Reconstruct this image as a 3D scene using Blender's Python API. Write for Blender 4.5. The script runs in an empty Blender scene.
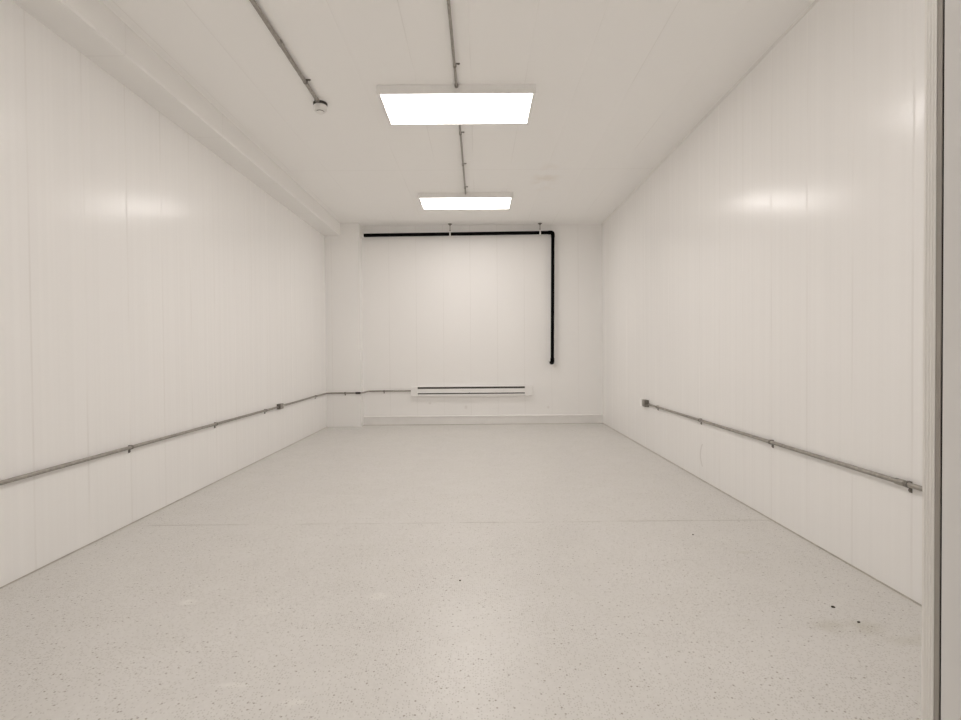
import bpy, bmesh, math, random
from mathutils import Vector, Matrix
random.seed(4)
sc = bpy.context.scene
COL = sc.collection

# ---------------- camera, world, exposure ----------------
F_PX = 520.0
pitch, yaw, roll = math.atan(8/F_PX), math.atan(1.5/F_PX), 0.008
fwd = Vector((math.sin(yaw)*math.cos(pitch), math.cos(yaw)*math.cos(pitch), -math.sin(pitch)))
rt = fwd.cross(Vector((0, 0, 1))).normalized()
up = rt.cross(fwd)
rt2 = rt*math.cos(roll) - up*math.sin(roll)
up2 = up*math.cos(roll) + rt*math.sin(roll)
cd = bpy.data.cameras.new('camera')
cam = bpy.data.objects.new('camera', cd)
COL.objects.link(cam)
m = Matrix((rt2, up2, -fwd)).transposed().to_4x4()
m.translation = Vector((0, 0, 1.15))
cam.matrix_world = m
cd.sensor_fit = 'HORIZONTAL'
cd.sensor_width = 36.0
cd.lens = 36.0*F_PX/961.0
cd.clip_start = 0.05
sc.camera = cam

w = bpy.data.worlds.new('world')
sc.world = w
w.use_nodes = True
w.node_tree.nodes['Background'].inputs[0].default_value = (0.9, 0.92, 1, 1)
w.node_tree.nodes['Background'].inputs[1].default_value = 0.0
sc.view_settings.view_transform = 'Standard'
sc.view_settings.look = 'None'
sc.view_settings.gamma = 1.0
sc.view_settings.use_curve_mapping = False
sc.view_settings.exposure = 0.0
LAMP = 10.3                      # radiance of the fixtures' diffusers
LAMP_COL = (1.0, 0.945, 0.912)
sc.cycles.max_bounces = 24
sc.cycles.diffuse_bounces = 20
sc.cycles.glossy_bounces = 8
sc.cycles.sample_clamp_indirect = 0

# room dimensions (metres)
XL, XR, YB, H = -2.377, 1.969, 8.29, 3.165
YF0, YF1 = 0.589, 0.69           # front wall faces
XO = 0.528                       # right side of the doorway
XOL, HO = -0.80, 2.15            # left side and head of the doorway
JY, JX = 8.10, -1.845            # pier in the back left corner
SX, SZ = -2.135, 2.97            # soffit along left wall

# ---------------- helpers ----------------
def mat(name):
    m = bpy.data.materials.new(name); m.use_nodes = True
    return m, m.node_tree, m.node_tree.nodes['Principled BSDF']
def N(nt, typ, **kw):
    n = nt.nodes.new(typ)
    for k, v in kw.items(): setattr(n, k, v)
    return n
def inp(nt, s, v):
    if hasattr(v, 'is_linked') or isinstance(v, bpy.types.NodeSocket): nt.links.new(v, s)
    else: s.default_value = v
def M(nt, op, a, b=None, c=None, clamp=False):
    n = N(nt, 'ShaderNodeMath', operation=op); n.use_clamp = clamp
    for i, v in enumerate((a, b, c)):
        if v is not None: inp(nt, n.inputs[i], v)
    return n.outputs[0]
def mix(nt, fac, a, b):
    n = N(nt, 'ShaderNodeMix', data_type='RGBA')
    inp(nt, n.inputs[0], fac)
    inp(nt, n.inputs[6], a); inp(nt, n.inputs[7], b)
    return n.outputs[2]
def noise(nt, vec, scale, detail=2, rough=.5):
    n = N(nt, 'ShaderNodeTexNoise'); nt.links.new(vec, n.inputs['Vector'])
    n.inputs['Scale'].default_value = scale; n.inputs['Detail'].default_value = detail
    n.inputs['Roughness'].default_value = rough
    return n.outputs['Fac']
def scaled(nt, vec, s, off=(0, 0, 0)):
    n = N(nt, 'ShaderNodeMapping'); nt.links.new(vec, n.inputs[0])
    n.inputs['Scale'].default_value = s; n.inputs['Location'].default_value = off
    return n.outputs[0]
def rng(nt, v, a, b, c=0., d=1., smooth=False):
    n = N(nt, 'ShaderNodeMapRange'); inp(nt, n.inputs[0], v)
    if smooth: n.interpolation_type = 'SMOOTHSTEP'
    for i, q in enumerate((a, b, c, d)): n.inputs[i+1].default_value = q
    return n.outputs[0]
def bump(nt, bs, height, dist, strength=1.0):
    n = N(nt, 'ShaderNodeBump'); nt.links.new(height, n.inputs['Height'])
    n.inputs['Distance'].default_value = dist; n.inputs['Strength'].default_value = strength
    nt.links.new(n.outputs[0], bs.inputs['Normal'])
def seam(nt, coord, period, off, half):
    """1 on the seam line, 0 elsewhere"""
    t = M(nt, 'DIVIDE', M(nt, 'SUBTRACT', coord, off), period)
    d = M(nt, 'ABSOLUTE', M(nt, 'SUBTRACT', t, M(nt, 'ROUND', t)))
    return rng(nt, M(nt, 'MULTIPLY', d, period), half*.3, half, 1., 0., True)
def spot(nt, xyz, cx, cy, rx, ry, x='X', y='Y'):
    a = M(nt, 'DIVIDE', M(nt, 'SUBTRACT', xyz.outputs[x], cx), rx)
    b = M(nt, 'DIVIDE', M(nt, 'SUBTRACT', xyz.outputs[y], cy), ry)
    d = M(nt, 'SQRT', M(nt, 'ADD', M(nt, 'MULTIPLY', a, a), M(nt, 'MULTIPLY', b, b)))
    return rng(nt, d, .2, 1., 1., 0., True)

def panel_mat(name, axis, off, period, base, rough, seam_dark=.15, lateral=False, streak=.00018):
    """white pre-painted liner panel: vertical joints every `period` and a faint brushed unevenness"""
    m, nt, bs = mat(name)
    g = N(nt, 'ShaderNodeNewGeometry'); P = g.outputs['Position']
    xyz = N(nt, 'ShaderNodeSeparateXYZ'); nt.links.new(P, xyz.inputs[0])
    c = xyz.outputs[axis]
    s = seam(nt, c, period, off, .009)
    s2 = seam(nt, c, period/3, off, .012)
    st = (30, .35, .35) if axis == 'X' else (.35, 30, .35)
    st2 = (1.2, .5, .5) if axis == 'X' else (.5, 1.2, .5)
    n1 = noise(nt, scaled(nt, P, st), 1.0, 3)
    n2 = noise(nt, scaled(nt, P, st2), 1.6, 3)
    fade = rng(nt, noise(nt, scaled(nt, P, (1, 1, 1), (7, 3, 1)), 1.1, 2), .38, .62, .35, 1.)
    dirt = rng(nt, n2, .3, .75, 0, .04)
    col = mix(nt, dirt, (*base, 1), (base[0]*.72, base[1]*.70, base[2]*.66, 1))
    col = mix(nt, M(nt, 'MULTIPLY', M(nt, 'MULTIPLY', s, fade), seam_dark), col, (.25, .22, .18, 1))
    nt.links.new(col, bs.inputs['Base Color'])
    bs.inputs['Roughness'].default_value = rough
    h = M(nt, 'ADD', M(nt, 'MULTIPLY', n1, .55), M(nt, 'MULTIPLY', s, -1.6))
    h = M(nt, 'ADD', h, M(nt, 'MULTIPLY', s2, -.25))
    h = M(nt, 'ADD', h, M(nt, 'MULTIPLY', n2, 2.5))
    bump(nt, bs, h, streak)
    # the finish is glossier along some roll lines than others, and duller at the joints
    fine = noise(nt, scaled(nt, P, (55, .3, .15) if axis == 'X' else (.3, 55, .15)), 1.0, 2)
    sp = M(nt, 'MULTIPLY', rng(nt, M(nt, 'MULTIPLY', M(nt, 'ADD', n1, fine), .5), .36, .64, .30, .50), M(nt, 'SUBTRACT', 1., M(nt, 'MULTIPLY', s, .9)))
    nt.links.new(sp, bs.inputs['Specular IOR Level'])
    return m, nt, bs, col, xyz, P

WALL = (.92, .914, .905)
W_L = panel_mat('panel_left', 'Y', 2.77, .386, WALL, .215)[0]
mR, nt, bs, col, xyz, P = panel_mat('panel_right', 'Y', 3.116, .38, WALL, .20)
# scuff left by a trolley low on the right wall
a = M(nt, 'SUBTRACT', xyz.outputs['Y'], 4.60); b = M(nt, 'SUBTRACT', xyz.outputs['Z'], .22)
arc = M(nt, 'ABSOLUTE', M(nt, 'SUBTRACT', M(nt, 'ADD', a, M(nt, 'MULTIPLY', M(nt, 'MULTIPLY', b, b), 4.)), .02))
lim = M(nt, 'MULTIPLY', M(nt, 'LESS_THAN', M(nt, 'ABSOLUTE', b), .10), rng(nt, arc, .006, .016, 1., 0.))
nt.links.new(mix(nt, M(nt, 'MULTIPLY', lim, .20), col, (.3, .26, .22, 1)), bs.inputs['Base Color'])
W_R = mR
mB, nt, bs, col, xyz, P = panel_mat('panel_back', 'X', -.132, .43, WALL, .42, .07)
k = 0
for (x, z, rx, rz) in ((-.215, .27, .035, .045), (-.79, .34, .035, .03), (1.10, .26, .03, .03), (1.21, .92, .05, .04)):
    q = spot(nt, xyz, x, z, rx, rz, 'X', 'Z')
    col = mix(nt, M(nt, 'MULTIPLY', q, .16), col, (.35, .30, .25, 1))
nt.links.new(col, bs.inputs['Base Color'])
W_B = mB
W_F = panel_mat('panel_front', 'X', .71, .40, (.84, .83, .815), .33, .1)[0]
W_S = panel_mat('panel_soffit', 'Y', 2.0, 1.2, (.91, .903, .89), .45, .05)[0]

# ceiling liner
mC, nt, bs = mat('ceiling_panel')
g = N(nt, 'ShaderNodeNewGeometry'); P = g.outputs['Position']
xyz = N(nt, 'ShaderNodeSeparateXYZ'); nt.links.new(P, xyz.inputs[0])
s = seam(nt, xyz.outputs['X'], .405, .36, .006)
n2 = noise(nt, P, 1.3, 3)
fade = rng(nt, noise(nt, scaled(nt, P, (2.2, .8, 1)), 1.2, 2), .42, .60, 0., 1.)
cross = rng(nt, M(nt, 'ABSOLUTE', M(nt, 'SUBTRACT', xyz.outputs['Y'], 5.78)), .003, .012, 1., 0., True)
col = mix(nt, rng(nt, n2, .3, .75, 0, .05), (.96, .955, .945, 1), (.80, .77, .72, 1))
ln = M(nt, 'MAXIMUM', M(nt, 'MULTIPLY', s, fade), M(nt, 'MULTIPLY', cross, .8))
col = mix(nt, M(nt, 'MULTIPLY', ln, .09), col, (.25, .22, .18, 1))
q = M(nt, 'MULTIPLY', spot(nt, xyz, .80, 6.1, .22, .7), rng(nt, noise(nt, P, 5, 3), .42, .62))
col = mix(nt, M(nt, 'MULTIPLY', q, .16), col, (.55, .40, .22, 1))
nt.links.new(col, bs.inputs['Base Color'])
bs.inputs['Roughness'].default_value = .5
bs.inputs['Specular IOR Level'].default_value = .35
bump(nt, bs, M(nt, 'ADD', M(nt, 'MULTIPLY', s, -1.), M(nt, 'MULTIPLY', n2, 2.)), .0008)
CEIL = mC

# coated concrete floor
mF, nt, bs = mat('coated_concrete')
g = N(nt, 'ShaderNodeNewGeometry'); P = g.outputs['Position']
xyz = N(nt, 'ShaderNodeSeparateXYZ'); nt.links.new(P, xyz.inputs[0])
nl = noise(nt, P, .9, 3); nm = noise(nt, P, 4.5, 4, .6)
v = N(nt, 'ShaderNodeTexVoronoi'); nt.links.new(P, v.inputs['Vector']); v.voronoi_dimensions = '2D'; v.inputs['Scale'].default_value = 105
pick = N(nt, 'ShaderNodeSeparateColor'); nt.links.new(v.outputs['Color'], pick.inputs[0])
patch = rng(nt, noise(nt, P, 2.6, 3, .6), .38, .62, .80, .50)
dot = M(nt, 'MULTIPLY', M(nt, 'GREATER_THAN', pick.outputs[0], patch), rng(nt, v.outputs['Distance'], .12, .34, 1., 0.))
v2 = N(nt, 'ShaderNodeTexVoronoi'); nt.links.new(P, v2.inputs['Vector']); v2.voronoi_dimensions = '2D'; v2.inputs['Scale'].default_value = 30
pick2 = N(nt, 'ShaderNodeSeparateColor'); nt.links.new(v2.outputs['Color'], pick2.inputs[0])
dot2 = M(nt, 'MULTIPLY', M(nt, 'GREATER_THAN', pick2.outputs[1], .80), rng(nt, v2.outputs['Distance'], .07, .14, 1., 0.))
FL = (.70, .688, .665)
col = mix(nt, rng(nt, nl, .3, .7, 0, .22), (*FL, 1), (FL[0]*.84, FL[1]*.83, FL[2]*.80, 1))
col = mix(nt, rng(nt, nm, .35, .7, 0, .16), col, (FL[0]*.80, FL[1]*.79, FL[2]*.76, 1))
pale = M(nt, 'MAXIMUM', spot(nt, xyz, -.485, 2.44, .07, .06), spot(nt, xyz, -.98, 2.32, .11, .05))
pale = M(nt, 'MAXIMUM', pale, spot(nt, xyz, -.86, 1.79, .08, .025))
pale = M(nt, 'MAXIMUM', pale, spot(nt, xyz, -.62, 1.70, .06, .03))
pale = M(nt, 'MAXIMUM', pale, spot(nt, xyz, -1.36, 2.40, .06, .04))
col = mix(nt, M(nt, 'MULTIPLY', M(nt, 'MULTIPLY', pale, rng(nt, nm, .35, .55)), .5), col, (.80, .79, .75, 1))
dk = spot(nt, xyz, 1.52, 2.13, .20, .09)
dk = M(nt, 'MAXIMUM', dk, spot(nt, xyz, 1.78, 2.02, .25, .07))
dk = M(nt, 'MAXIMUM', dk, M(nt, 'MULTIPLY', spot(nt, xyz, 1.50, 2.93, .08, .03), 1.))
col = mix(nt, M(nt, 'MULTIPLY', M(nt, 'MULTIPLY', dk, rng(nt, noise(nt, P, 9, 3), .3, .6)), .30), col, (.42, .39, .28, 1))
fm = noise(nt, P, 45, 3, .7)
col = mix(nt, rng(nt, fm, .35, .72, 0, .16), col, (.46, .44, .40, 1))
col = mix(nt, M(nt, 'MULTIPLY', dot, .36), col, (.30, .26, .21, 1))
col = mix(nt, M(nt, 'MULTIPLY', dot2, .65), col, (.22, .19, .15, 1))
jd = M(nt, 'ABSOLUTE', M(nt, 'SUBTRACT', xyz.outputs['Y'], M(nt, 'ADD', 3.492, M(nt, 'MULTIPLY', M(nt, 'SUBTRACT', nm, .5), .02))))
j = M(nt, 'MULTIPLY', rng(nt, jd, .003, .013, 1., 0., True), rng(nt, noise(nt, P, 3.1, 2), .40, .58, .12, 1.))
col = mix(nt, M(nt, 'MULTIPLY', j, .30), col, (.30, .27, .22, 1))
nt.links.new(col, bs.inputs['Base Color'])
nt.links.new(M(nt, 'MULTIPLY_ADD', nl, .10, .20), bs.inputs['Roughness'])
bs.inputs['Specular IOR Level'].default_value = .45
h = M(nt, 'ADD', M(nt, 'MULTIPLY', noise(nt, P, 60, 3, .6), .9), M(nt, 'MULTIPLY', noise(nt, P, 12, 2), 1.2))
h = M(nt, 'ADD', h, M(nt, 'MULTIPLY', dot, -.5))
h = M(nt, 'ADD', h, M(nt, 'MULTIPLY', j, -1.))
bump(nt, bs, h, .0012)
FLOOR = mF

def simple(name, col, rough=.5, metal=0., var=.08, scale=30, spec=.5):
    m, nt, bs = mat(name)
    tc = N(nt, 'ShaderNodeTexCoord')
    n = noise(nt, tc.outputs['Object'], scale, 3)
    c = mix(nt, rng(nt, n, .3, .7), (*col, 1), (*[x*(1-var) for x in col], 1))
    nt.links.new(c, bs.inputs['Base Color'])
    nt.links.new(rng(nt, n, .3, .7, rough*.9, min(1, rough*1.1)), bs.inputs['Roughness'])
    bs.inputs['Metallic'].default_value = metal
    bs.inputs['Specular IOR Level'].default_value = spec
    return m
GALV = simple('galvanised_steel', (.42, .395, .36), .38, .65, .25, 40)
ZINC = simple('zinc_fitting', (.27, .25, .225), .42, .6, .25, 50)
DARK = simple('dark_fitting', (.05, .045, .04), .5, .3)
WHITE = simple('white_enamel', (.90, .893, .88), .35, 0, .03)
WHITEP = simple('white_plastic', (.86, .85, .83), .4, 0, .02)
BASEM = simple('painted_board', (.84, .83, .815), .45, 0, .05, 6)
BEAD = simple('sealant_bead', (.52, .49, .44), .6, 0, .2, 20)
BEADW = simple('white_sealant', (.84, .83, .81), .45, 0, .05, 20)
BLACK = simple('black_pipe_plastic', (.002, .002, .002), .6, 0, .2, 20, .08)
SLOT = simple('grille_shadow_metal', (.10, .09, .08), .6, .2)
ALU = simple('ridged_aluminium', (.86, .845, .81), .42, .12, .06, 15)
GREYR = simple('grey_seal', (.36, .335, .30), .6, 0, .08)
RUB = simple('black_rubber', (.018, .015, .010), .8, 0, .2, 30, .1)
PEB = simple('grit', (.05, .035, .02), .8, 0, .4, 200)
mE, nt, bs = mat('lit_diffuser')
bs.inputs['Base Color'].default_value = (.9, .9, .88, 1)
bs.inputs['Emission Color'].default_value = (*LAMP_COL, 1)
bs.inputs['Emission Strength'].default_value = LAMP
DIFF = mE

def box(bm, x0, x1, y0, y1, z0, z1, bev=0.):
    vs = [bm.verts.new((x, y, z)) for x in (x0, x1) for y in (y0, y1) for z in (z0, z1)]
    f = [bm.faces.new([vs[i] for i in q]) for q in ((0,1,3,2),(4,6,7,5),(0,4,5,1),(2,3,7,6),(0,2,6,4),(1,5,7,3))]
    if bev:
        es = list({e for q in f for e in q.edges})
        bmesh.ops.bevel(bm, geom=es, offset=bev, segments=2, affect='EDGES', profile=.5)
def prism(bm, pts, axis, a, b):
    """extrude a closed 2-D outline along axis from a to b"""
    def P(p, t):
        if axis == 'x': return (t, p[0], p[1])
        if axis == 'y': return (p[0], t, p[1])
        return (p[0], p[1], t)
    A = [bm.verts.new(P(p, a)) for p in pts]; B = [bm.verts.new(P(p, b)) for p in pts]
    n = len(pts)
    bm.faces.new(A); bm.faces.new(B[::-1])
    for i in range(n): bm.faces.new((A[i], B[i], B[(i+1) % n], A[(i+1) % n]))
def cyl(bm, c, axis, r, h, n=24, r2=None, bev=0.):
    """frustum centred on its base point c, running h along axis"""
    r2 = r if r2 is None else r2
    d = {'x': Vector((1,0,0)), 'y': Vector((0,1,0)), 'z': Vector((0,0,1))}[axis]
    u = Vector((0,0,1)) if axis != 'z' else Vector((1,0,0)); v = d.cross(u)
    rings = [(0, r), (h, r2)] if not bev else [(0, r-bev), (math.copysign(bev, h), r), (h-math.copysign(bev, h), r2), (h, r2-bev)]
    R = []
    for t, q in rings:
        R.append([bm.verts.new(Vector(c)+d*t+(u*math.cos(2*math.pi*i/n)+v*math.sin(2*math.pi*i/n))*q) for i in range(n)])
    bm.faces.new(R[0]); bm.faces.new(R[-1][::-1])
    for A, B in zip(R, R[1:]):
        for i in range(n): bm.faces.new((A[i], B[i], B[(i+1) % n], A[(i+1) % n]))
def sweep(bm, pts, r, fil=.05, n=16):
    """round tube along a polyline with filleted corners"""
    pts = [Vector(p) for p in pts]; path = [pts[0]]
    for i in range(1, len(pts)-1):
        a, b, c = pts[i-1], pts[i], pts[i+1]
        f = min(fil, (a-b).length*.45, (c-b).length*.45)
        p, q = b+(a-b).normalized()*f, b+(c-b).normalized()*f
        for k in range(7):
            t = k/6; path.append(p*(1-t)**2 + b*2*t*(1-t) + q*t*t)
    path.append(pts[-1])
    tang = [(path[min(i+1, len(path)-1)]-path[max(i-1, 0)]).normalized() for i in range(len(path))]
    u = tang[0].orthogonal().normalized(); R = []
    for p, t in zip(path, tang):
        u = (u-t*u.dot(t)).normalized(); v = t.cross(u)
        R.append([bm.verts.new(p+(u*math.cos(2*math.pi*i/n)+v*math.sin(2*math.pi*i/n))*r) for i in range(n)])
    bm.faces.new(R[0]); bm.faces.new(R[-1][::-1])
    for A, B in zip(R, R[1:]):
        for i in range(n): bm.faces.new((A[i], B[i], B[(i+1) % n], A[(i+1) % n]))
def world_loc(o):
    v = Vector((0, 0, 0))
    while o: v += o.location; o = o.parent
    return v
def obj(name, bm, material, parent=None, loc=None, smooth=False):
    """link ONE mesh object; vertices are given in world metres"""
    bmesh.ops.recalc_face_normals(bm, faces=bm.faces)
    base = world_loc(parent) if parent else Vector((0, 0, 0))
    l = Vector(loc) if loc else base
    bmesh.ops.translate(bm, verts=bm.verts, vec=-l)
    me = bpy.data.meshes.new(name); bm.to_mesh(me); bm.free()
    me.materials.append(material)
    if smooth:
        for p in me.polygons: p.use_smooth = True
        me.set_sharp_from_angle(angle=math.radians(40))
    o = bpy.data.objects.new(name, me); COL.objects.link(o)
    o.parent = parent; o.location = l-base
    return o
def thing(name, label, cat, loc, group=None):
    o = bpy.data.objects.new(name, None); COL.objects.link(o)
    o.location = loc; o['label'] = label; o['category'] = cat
    o.empty_display_size = .1
    if group: o['group'] = group
    return o
def struct(name, bm, material, parent=None, label=None, cat=None, loc=None, smooth=False):
    o = obj(name, bm, material, parent, loc, smooth)
    if parent is None:
        o['kind'] = 'structure'
        o['label'] = label; o['category'] = cat
    return o
def slab(*a, bev=0.):
    bm = bmesh.new(); box(bm, *a, bev=bev); return bm

# ---------------- the setting ----------------
T = .1
CB = -2.6                                        # far end of the invented space the camera stands in
struct('floor', slab(XL-T, XR+T, CB-T, YB+T, -.1, 0), FLOOR, label='pale grey speckled coated concrete floor with one cross joint', cat='floor')
struct('ceiling', slab(XL-T, XR+T, YF0, YB+T, H, H+.1), CEIL, label='white panelled ceiling above the long storage room', cat='ceiling')
struct('wall_left', slab(XL-T, XL, YF0, YB+T, 0, H), W_L, label='long white liner panel wall on the left below the soffit', cat='wall')
struct('wall_right', slab(XR, XR+T, YF0, YB+T, 0, H), W_R, label='long white liner panel wall on the right', cat='wall')
struct('wall_back', slab(XL, XR, YB, YB+T, 0, H), W_B, label='white end wall behind the heater and the black pipe', cat='wall')
struct('wall_alcove', slab(XL, JX, JY, YB, 0, H), W_B, label='shallow white pier filling the back left corner', cat='wall')
bm = bmesh.new()
prism(bm, [(XL, SZ), (SX-.02, SZ), (SX-.006, SZ+.003), (SX, SZ+.02), (SX, H), (XL, H)], 'y', YF1, JY)
struct('trim_1', bm, W_S, label='boxed white soffit running along the top of the left wall', cat='soffit')
# front wall around the doorway: right piece, left piece, head
bm = bmesh.new()
prism(bm, [(.62, YF1), (XR, YF1), (XR, YF0), (.5268, YF0), (.5362, YF0+.0003), (.5362, YF0+.029), (.56, YF0+.032)], 'z', 0, HO)
box(bm, XL, XOL, YF0, YF1, 0, HO); box(bm, XL, XR, YF0, YF1, HO, H)
struct('wall_front', bm, W_F, label='white panel wall around the doorway, at the right edge of the photo', cat='wall')
# aluminium jamb lining the doorway, ridged
bm = bmesh.new()
pr = [(.5278, .6005)]
y = .6022
while y < .6135:
    pr += [(.5276, y), (.5284, y+.0007), (.5284, y+.0021), (.5276, y+.0028)]; y += .0042
pr += [(.5278, .6165), (.529, .6178), (.545, .6178), (.545, .6005)]
prism(bm, pr, 'z', 0, HO)
jamb = struct('door_1', bm, ALU, label='ridged pale aluminium door jamb at the right edge', cat='door frame')
bm = bmesh.new(); prism(bm, [(.5279, .5932), (.5286, .5930), (.536, .5930), (.536, .6004), (.5286, .6004)], 'z', 0, HO)
g = struct('seal_strip', bm, GREYR, jamb); g['label'] = 'grey recessed seal strip'
bm = bmesh.new(); prism(bm, [(.5283, .5895), (.536, .5895), (.536, .5929), (.5288, .5929)], 'z', 0, HO)
g = struct('gasket', bm, RUB, jamb); g['label'] = 'black rubber gasket'
# invented lobby around the camera, unseen, plain white to bounce the light
HL = 2.75
struct('wall_bounce_left', slab(XL-T, XL, CB, YF0, 0, HL), WHITE, label='invented white lobby wall left of the camera, unseen, bounces light', cat='wall')
struct('wall_bounce_right', slab(XR, XR+T, CB, YF0, 0, HL), WHITE, label='invented white lobby wall right of the camera, unseen, bounces light', cat='wall')
struct('wall_bounce_back', slab(XL-T, XR+T, CB-T, CB, 0, HL), WHITE, label='invented white lobby wall behind the camera, unseen, bounces light', cat='wall')
struct('ceiling_bounce', slab(XL-T, XR+T, CB-T, YF0, HL, HL+.1), WHITE, label='invented white lobby ceiling over the camera, unseen, bounces light', cat='ceiling')
# baseboard with a ledge, sealant beads
bm = bmesh.new()
prism(bm, [(8.2535, 0), (YB, 0), (YB, .139), (8.251, .139), (8.247, .135), (8.247, .117), (8.2535, .115)], 'x', JX, XR)
struct('baseboard_back', bm, BASEM, label='low white baseboard ledge under the heater on the back wall', cat='baseboard')
bm = bmesh.new(); box(bm, JX, XR, 8.249, 8.2535, 0, .005)
struct('trim_5', bm, BEAD, label='thin grey sealant line under the back baseboard', cat='trim')
for nm, a, b, c, d, lb in (('trim_2', XL, XL+.006, YF1, JY, 'left'), ('trim_3', XR-.006, XR, YF1, 8.25, 'right')):
    bm = bmesh.new(); box(bm, a, b, c, d, 0, .005)
    struct(nm, bm, BEAD, label='thin grey sealant line where the %s wall meets the floor' % lb, cat='trim')
bm = bmesh.new(); prism(bm, [(XR, H), (XR-.014, H), (XR-.009, H-.009), (XR, H-.014)], 'y', YF1, YB)
struct('trim_4', bm, BEADW, label='white sealant bead between right wall and ceiling', cat='trim')

# ---------------- ceiling lights ----------------
def copy_tree(o, parent=None):
    c = o.copy(); COL.objects.link(c); c.parent = parent
    for ch in list(o.children): copy_tree(ch, c)
    return c
X0, X1, D0, D1, ZB = -.729, .422, 3.955, 4.468, 3.098
xc, yc = (X0+X1)/2, (D0+D1)/2
L1 = thing('ceiling_light', 'nearer and larger looking of the two lit rectangular ceiling panels', 'light', (xc, yc, H), 'flat LED ceiling panels')
bm = bmesh.new()
# housing: a shallow tray whose rim is open below
fx0, fx1, fy0, fy1 = X0-.024, X1+.024, D0-.010, D1+.024
box(bm, fx0, fx1, fy0, D0, ZB, H-.0005); box(bm, fx0, fx1, D1, fy1, ZB, H-.0005)
box(bm, fx0, X0, D0, D1, ZB, H-.0005); box(bm, X1, fx1, D0, D1, ZB, H-.0005)
box(bm, X0, X1, D0, D1, ZB+.012, H-.0005)
obj('housing', bm, WHITE, L1)
obj('diffuser', slab(X0+.0005, X1-.0005, D0+.0005, D1-.0005, ZB+.003, ZB+.0115), DIFF, L1)
L2 = copy_tree(L1); L2.location.y = yc+2.65
L2['label'] = 'farther and smaller looking lit ceiling panel, near the back wall'
L0 = copy_tree(L1); L0.location.y = yc-2.65
L0['label'] = 'lit ceiling panel just above the doorway, nearest the camera'
L3 = copy_tree(L1); L3.location = (xc, -1.1, HL)  # added lamp, unseen, lights the door panel from the camera side
L3['label'] = 'added lit ceiling panel, unseen, in the invented lobby behind the camera'

# ---------------- conduits ----------------
def strap(parent, p, along, wall, tab, r, name='strap'):
    """one-hole strap: a band round the tube and a screwed tab; along = tube axis, wall = to the wall, tab = side of the tab"""
    A, W, S = Vector(along), Vector(wall), Vector(tab); p = Vector(p)
    bm = bmesh.new(); hw = .008; ro = r+.003; gap = .0158
    prof = [(-ro*math.cos(t), -ro*math.sin(t)) for t in [math.pi*i/10 for i in range(11)]]   # (tab dir, away from wall)
    prof = [(x, y) for x, y in prof]
    outl = prof + [(ro, gap-.003), (ro+.024, gap-.003), (ro+.024, gap), (-ro, gap)]
    V = [[bm.verts.new(p+A*s*hw+S*x+W*y) for x, y in outl] for s in (-1, 1)]
    bm.faces.new(V[0]); bm.faces.new(V[1][::-1])
    n = len(outl)
    for i in range(n): bm.faces.new((V[0][i], V[1][i], V[1][(i+1) % n], V[0][(i+1) % n]))
    # screw head on the tab
    c = p+S*(ro+.013)+W*(gap-.003); q = []
    for t in (0, -.005):
        q.append([bm.verts.new(c+W*t+(A*math.cos(k*math.pi/4)+S*math.sin(k*math.pi/4))*.0065) for k in range(8)])
    bm.faces.new(q[1]); 
    for i in range(8): bm.faces.new((q[0][i], q[1][i], q[1][(i+1) % 8], q[0][(i+1) % 8]))
    return obj(name, bm, ZINC, parent)

# left wall conduit, round the pier, to the heater
r = .0115; g = .0165; zl = .524
c = thing('electrical_conduit', 'galvanised conduit along left wall, bending round the pier to the heater', 'conduit', (XL+g, 4.5, zl))
xl = XL+g; yj = JY-g; yb = YB-g
bm = bmesh.new()
sweep(bm, [(xl, YF1+.01, zl), (xl, 6.09, zl)], r)
obj('tube', bm, GALV, c, smooth=True)
bm = bmesh.new()
sweep(bm, [(xl, 6.245, zl), (xl, 7.3, .530), (xl, yj, .530), (-1.93, yj, .527)], r, .06)
sweep(bm, [(-1.86, yj, .527), (-1.805, yj, .530), (-1.765, yb, .541), (-1.083, yb, .541)], r, .03)
obj('tube', bm, GALV, c, smooth=True)
bm = bmesh.new(); cyl(bm, (-1.925, yj, .527), 'x', .0165, .078, 20, bev=.003)
o = obj('coupling', bm, DARK, c, smooth=True); o['label'] = 'dark coupling at the pier corner'
bm = bmesh.new(); box(bm, XL+.001, XL+.046, 6.09, 6.19, zl-.028, zl+.034, bev=.004)
jb = obj('conduit_body', bm, ZINC, c)
bm = bmesh.new(); box(bm, XL+.0462, XL+.049, 6.095, 6.185, zl-.024, zl+.030, bev=.001)
obj('cover', bm, GALV, jb)
bm = bmesh.new(); cyl(bm, (xl, 6.19, zl), 'y', .0155, .058, 20, bev=.002)
o = obj('connector', bm, WHITEP, c, smooth=True); o['label'] = 'white connector beside the conduit body'
for yy in (2.15, 3.52, 4.66, 5.75, 7.52): strap(c, (xl, yy, zl if yy < 7 else .530), (0, 1, 0), (-1, 0, 0), (0, 0, -1), r)
strap(c, (-2.087, yj, .529), (1, 0, 0), (0, 1, 0), (0, 0, -1), r)
strap(c, (-1.516, yb, .541), (1, 0, 0), (0, 1, 0), (0, 0, -1), r)

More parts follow.
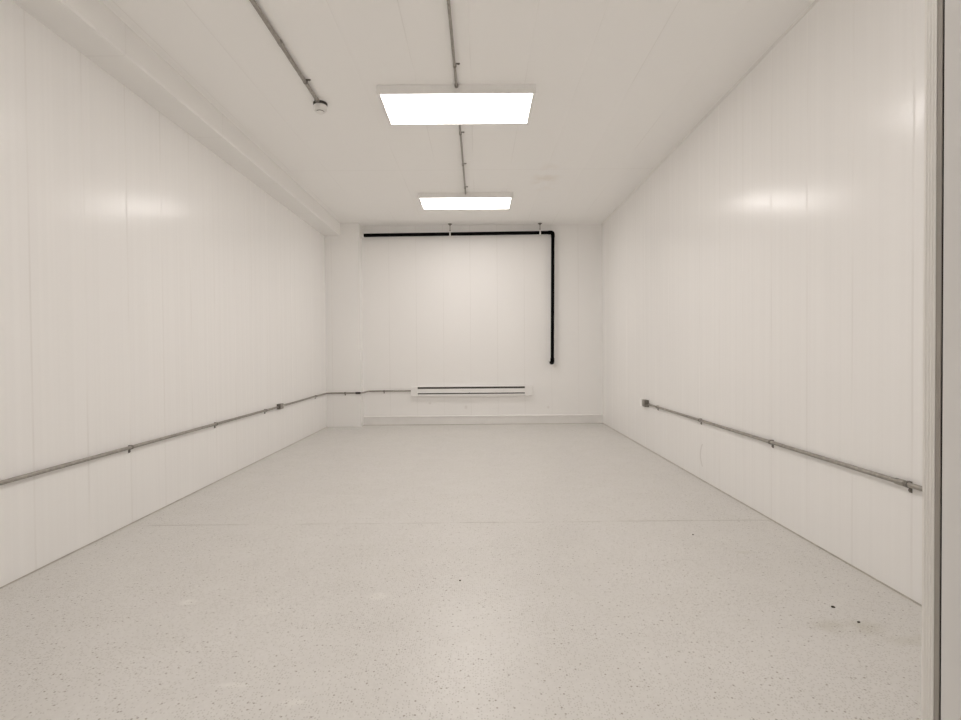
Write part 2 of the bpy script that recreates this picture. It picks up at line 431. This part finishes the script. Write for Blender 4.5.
# right wall conduit and its end box
xr = XR-g; zr = .530
c = thing('electrical_conduit', 'galvanised conduit along the right wall ending in a small square box', 'conduit', (xr, 3.5, zr))
bm = bmesh.new(); sweep(bm, [(xr, YF1+.01, zr), (xr, 6.02, zr)], r)
obj('tube', bm, GALV, c, smooth=True)
bm = bmesh.new(); cyl(bm, (xr, 5.985, zr), 'y', .0155, .034, 20, bev=.002)
obj('connector', bm, ZINC, c, smooth=True)
bm = bmesh.new(); box(bm, XR-.048, XR-.001, 6.02, 6.125, zr-.033, zr+.045, bev=.003)
jb = obj('junction_box', bm, ZINC, c)
bm = bmesh.new(); box(bm, XR-.051, XR-.0482, 6.024, 6.121, zr-.029, zr+.041, bev=.001)
obj('cover', bm, GALV, jb)
bm = bmesh.new(); box(bm, XR-.03, XR-.001, 6.13, 6.27, zr-.045, zr+.045, bev=.004)
o = obj('cover_plate', bm, WHITEP, c); o['label'] = 'white blank plate past the box'
for yy in (2.36, 3.473, 4.593, 5.706): strap(c, (xr, yy, zr), (0, 1, 0), (1, 0, 0), (0, 0, -1), r)
for yy in (2.27,):
    bm = bmesh.new(); cyl(bm, (xr, 2.375, zr), 'y', .0145, .05, 20, bev=.002)
    obj('coupling', bm, GALV, c, smooth=True)

# ceiling conduit feeding the lights, in one line: three runs between the panels are one circuit
rc = .0095; zc = H-.0165; xcn = -.153
c = thing('electrical_conduit', 'thin ceiling conduit on the centre line linking the lit panels', 'conduit', (xcn, 3., H))
for a, b in ((yc-2.65+.285, fy0-.001), (fy1+.001, fy0+2.65-.001)):
    bm = bmesh.new(); sweep(bm, [(xcn-.01 if a < 3 else xcn, a, zc), (xcn, b, zc)], rc)
    obj('tube', bm, GALV, c, smooth=True)
bm = bmesh.new(); cyl(bm, (xcn, fy0-.03, zc), 'y', .014, .028, 18, bev=.002)
obj('connector', bm, ZINC, c, smooth=True)
for yy in (2.3, 3.66, 4.79, 5.58, 6.36): strap(c, (xcn, yy, zc), (0, 1, 0), (0, 0, 1), (1, 0, 0), rc)

# thicker ceiling conduit to the detector
rd = .0135; zd = H-.0175; xd = -1.262
c = thing('electrical_conduit', 'thicker ceiling conduit on the left side running up to the small round detector', 'conduit', (xd, 2.5, H))
bm = bmesh.new(); sweep(bm, [(xd-.012, YF1+.01, zd), (xd, 4.135, zd)], rd)
obj('tube', bm, GALV, c, smooth=True)
bm = bmesh.new(); cyl(bm, (xd, 3.36, zd), 'y', .0165, .05, 20, bev=.002)
obj('coupling', bm, GALV, c, smooth=True)
strap(c, (xd, 3.86, zd), (0, 1, 0), (0, 0, 1), (1, 0, 0), rd)
strap(c, (xd-.006, 2.2, zd), (0, 1, 0), (0, 0, 1), (1, 0, 0), rd)
bm = bmesh.new(); cyl(bm, (xd, 4.12, zd), 'y', .0175, .03, 20, bev=.002)
obj('connector', bm, ZINC, c, smooth=True)
yd = 4.225
t = thing('smoke_detector', 'small round white detector on a metal box at the end of the left ceiling conduit', 'detector', (xd, yd, H))
bm = bmesh.new(); cyl(bm, (xd, yd, H), 'z', .056, -.020, 16, bev=.002)
o = obj('mounting_box', bm, DARK, t)
bm = bmesh.new(); cyl(bm, (xd, yd, H-.020), 'z', .054, -.046, 32, r2=.048, bev=.005)
obj('detector_body', bm, WHITEP, t, smooth=True)
bm = bmesh.new(); cyl(bm, (xd, yd, H-.066), 'z', .030, -.005, 28)
o = obj('shade_ring', bm, SLOT, t); o['label'] = 'dark ring standing for the edge shadow over the sensor cap'  # dark ring drawn in place of the cap's edge shadow
bm = bmesh.new(); cyl(bm, (xd, yd, H-.071), 'z', .033, -.014, 32, r2=.022, bev=.003)
obj('sensor_cap', bm, WHITEP, t, smooth=True)

# ---------------- black pipe ----------------
rp = .0265; yp = 8.2
t = thing('drain_pipe', 'black pipe across the top of the back wall, turning down at its right end', 'pipe', (1.177, yp, 1.0))
bm = bmesh.new(); sweep(bm, [(-1.795, yp, 2.996), (1.177, yp, 3.019), (1.157, yp, 1.0)], rp, .045, 20)
obj('tube', bm, BLACK, t, smooth=True)
bm = bmesh.new(); sweep(bm, [(1.105, yp, 3.0185), (1.177, yp, 3.019), (1.1763, yp, 2.945)], rp+.0045, .045, 20)
obj('elbow', bm, BLACK, t, smooth=True)
bm = bmesh.new(); sweep(bm, [(1.1575, yp, 1.045), (1.1568, yp, .978), (1.155, YB-.001, .972)], rp+.005, .04, 20)
obj('elbow', bm, BLACK, t, smooth=True)
bm = bmesh.new(); cyl(bm, (JX+.001, yp, 2.9957), 'x', .046, .010, 28, bev=.003)
cyl(bm, (JX+.011, yp, 2.9957), 'x', .036, .042, 28, bev=.003)
o = obj('collar', bm, WHITEP, t, smooth=True); o['label'] = 'white collar where the pipe leaves the pier'
for px in (-.438, .975):
    zz = 2.996+(px+1.80)/2.977*.023
    bm = bmesh.new(); n = 20; ro, ri, hw = rp+.0035, rp+.0005, .011
    for q in range(n):
        a0, a1 = 2*math.pi*q/n, 2*math.pi*(q+1)/n
        def pt(a, rad, x): return bm.verts.new((x, yp+rad*math.sin(a), zz+rad*math.cos(a)))
        w8 = [[pt(a, rad, px+s*hw) for s in (-1, 1)] for a, rad in ((a0, ro), (a1, ro), (a1, ri), (a0, ri))]
        for e in range(4):
            f = (e+1) % 4; bm.faces.new((w8[e][0], w8[e][1], w8[f][1], w8[f][0]))
    bmesh.ops.remove_doubles(bm, verts=bm.verts, dist=1e-5)
    box(bm, px-hw, px+hw, yp-.006, yp+.006, zz+ro, zz+ro+.018)
    h = obj('clamp', bm, WHITEP, t, smooth=True); h['label'] = 'white clip round the black pipe'
    bm = bmesh.new(); cyl(bm, (px, yp, zz+ro+.018), 'z', .005, H-.008-(zz+ro+.018), 12)
    cyl(bm, (px, yp, zz+ro+.018), 'z', .010, .012, 6)
    rd_ = obj('hanger_rod', bm, ZINC, t, smooth=True)
    bm = bmesh.new(); cyl(bm, (px, yp, H), 'z', .034, -.008, 24, bev=.002)
    cyl(bm, (px, yp, H-.008), 'z', .014, -.016, 12)
    obj('ceiling_flange', bm, ZINC, t, smooth=True)

# ---------------- baseboard heater ----------------
hx0, hx1, hz0, hz1, hy = -1.082, .844, .456, .613, 8.222
t = thing('baseboard_heater', 'long white electric baseboard heater on the back wall', 'heater', ((hx0+hx1)/2, YB, hz0))
bm = bmesh.new(); box(bm, hx0+.1, hx1-.115, YB-.012, YB-.001, hz0+.004, hz1-.001)
obj('back_plate', bm, WHITE, t)
bm = bmesh.new()      # front cover: folded sheet with rounded upper lip, open slots above and below
prism(bm, [(hy, hz0+.050), (hy, hz1-.047), (hy+.004, hz1-.042), (hy+.014, hz1-.042), (hy+.014, hz1-.045), (hy+.005, hz1-.047), (hy+.003, hz1-.051), (hy+.003, hz0+.055), (hy+.012, hz0+.051), (hy+.012, hz0+.048)], 'x', hx0+.105, hx1-.12)
obj('front_cover', bm, WHITE, t)
bm = bmesh.new()      # top hood over the slot
prism(bm, [(YB-.013, hz1), (hy+.006, hz1), (hy, hz1-.005), (hy, hz1-.012), (hy+.003, hz1-.012), (hy+.004, hz1-.006), (YB-.013, hz1-.004)], 'x', hx0+.105, hx1-.12)
obj('hood', bm, WHITE, t)
bm = bmesh.new(); box(bm, hx0+.106, hx1-.121, hy+.020, YB-.013, hz0+.030, hz1-.008)
o = obj('heating_element', bm, SLOT, t); o['label'] = 'finned element seen through the slots, their shade put into its dark colour'  # slot shade is put into this block's dark colour
bm = bmesh.new()
prism(bm, [(hy+.004, hz0+.004), (hy+.002, hz0+.030), (hy+.005, hz0+.031), (hy+.008, hz0+.008), (YB-.013, hz0+.006), (YB-.013, hz0+.002)], 'x', hx0+.105, hx1-.12)
obj('bottom_rail', bm, WHITE, t)
for a, b in ((hx0, hx0+.104), (hx1-.119, hx1)):
    bm = bmesh.new(); box(bm, a, b, hy-.002, YB-.001, hz0, hz1-.012, bev=.004)
    e = obj('end_cap', bm, WHITE, t)
    bm = bmesh.new(); box(bm, a+.004, b-.004, hy+.004, YB-.002, hz1-.0118, hz1, bev=.002)
    obj('cap_lid', bm, WHITE, e)
bm = bmesh.new(); cyl(bm, (-.158, hy+.018, hz0+.045), 'y', .009, -.022, 12)
o = obj('screw', bm, DARK, t); o['label'] = 'small dark screw at the middle'

# ---------------- grit on the floor ----------------
def grit(x, y, s, lab, seed, mtl=PEB):
    rnd = random.Random(seed); bm = bmesh.new()
    bmesh.ops.create_icosphere(bm, subdivisions=2, radius=1)
    for v in bm.verts:
        k = 1+rnd.uniform(-.22, .22)
        v.co = Vector((v.co.x*s[0]*k, v.co.y*s[1]*k, v.co.z*s[2]*k))
    rot = Matrix.Rotation(s[3], 3, 'Z')
    for v in bm.verts: v.co = rot @ v.co
    zmin = min(v.co.z for v in bm.verts)
    bmesh.ops.translate(bm, verts=bm.verts, vec=(x, y, -zmin-.0003))
    o = obj('debris', bm, mtl, loc=(x, y, 0), smooth=True)
    o['label'] = lab; o['category'] = 'debris'; o['group'] = 'crumbs of grit on the floor'
grit(1.566, 2.292, (.0085, .005, .004, -.8), 'dark crumb on the floor right, slightly larger and nearer the right wall joint', 1)
grit(1.586, 2.163, (.008, .0035, .003, .1), 'thin dark crumb beside the dull stain on the right side of the floor', 2)
grit(-.104, 2.597, (.0042, .004, .003, 0), 'tiny dark crumb alone in the middle of the floor', 3)
grit(1.324, 3.217, (.0045, .004, .003, 0), 'tiny dark crumb just in front of the floor joint on the right', 4)
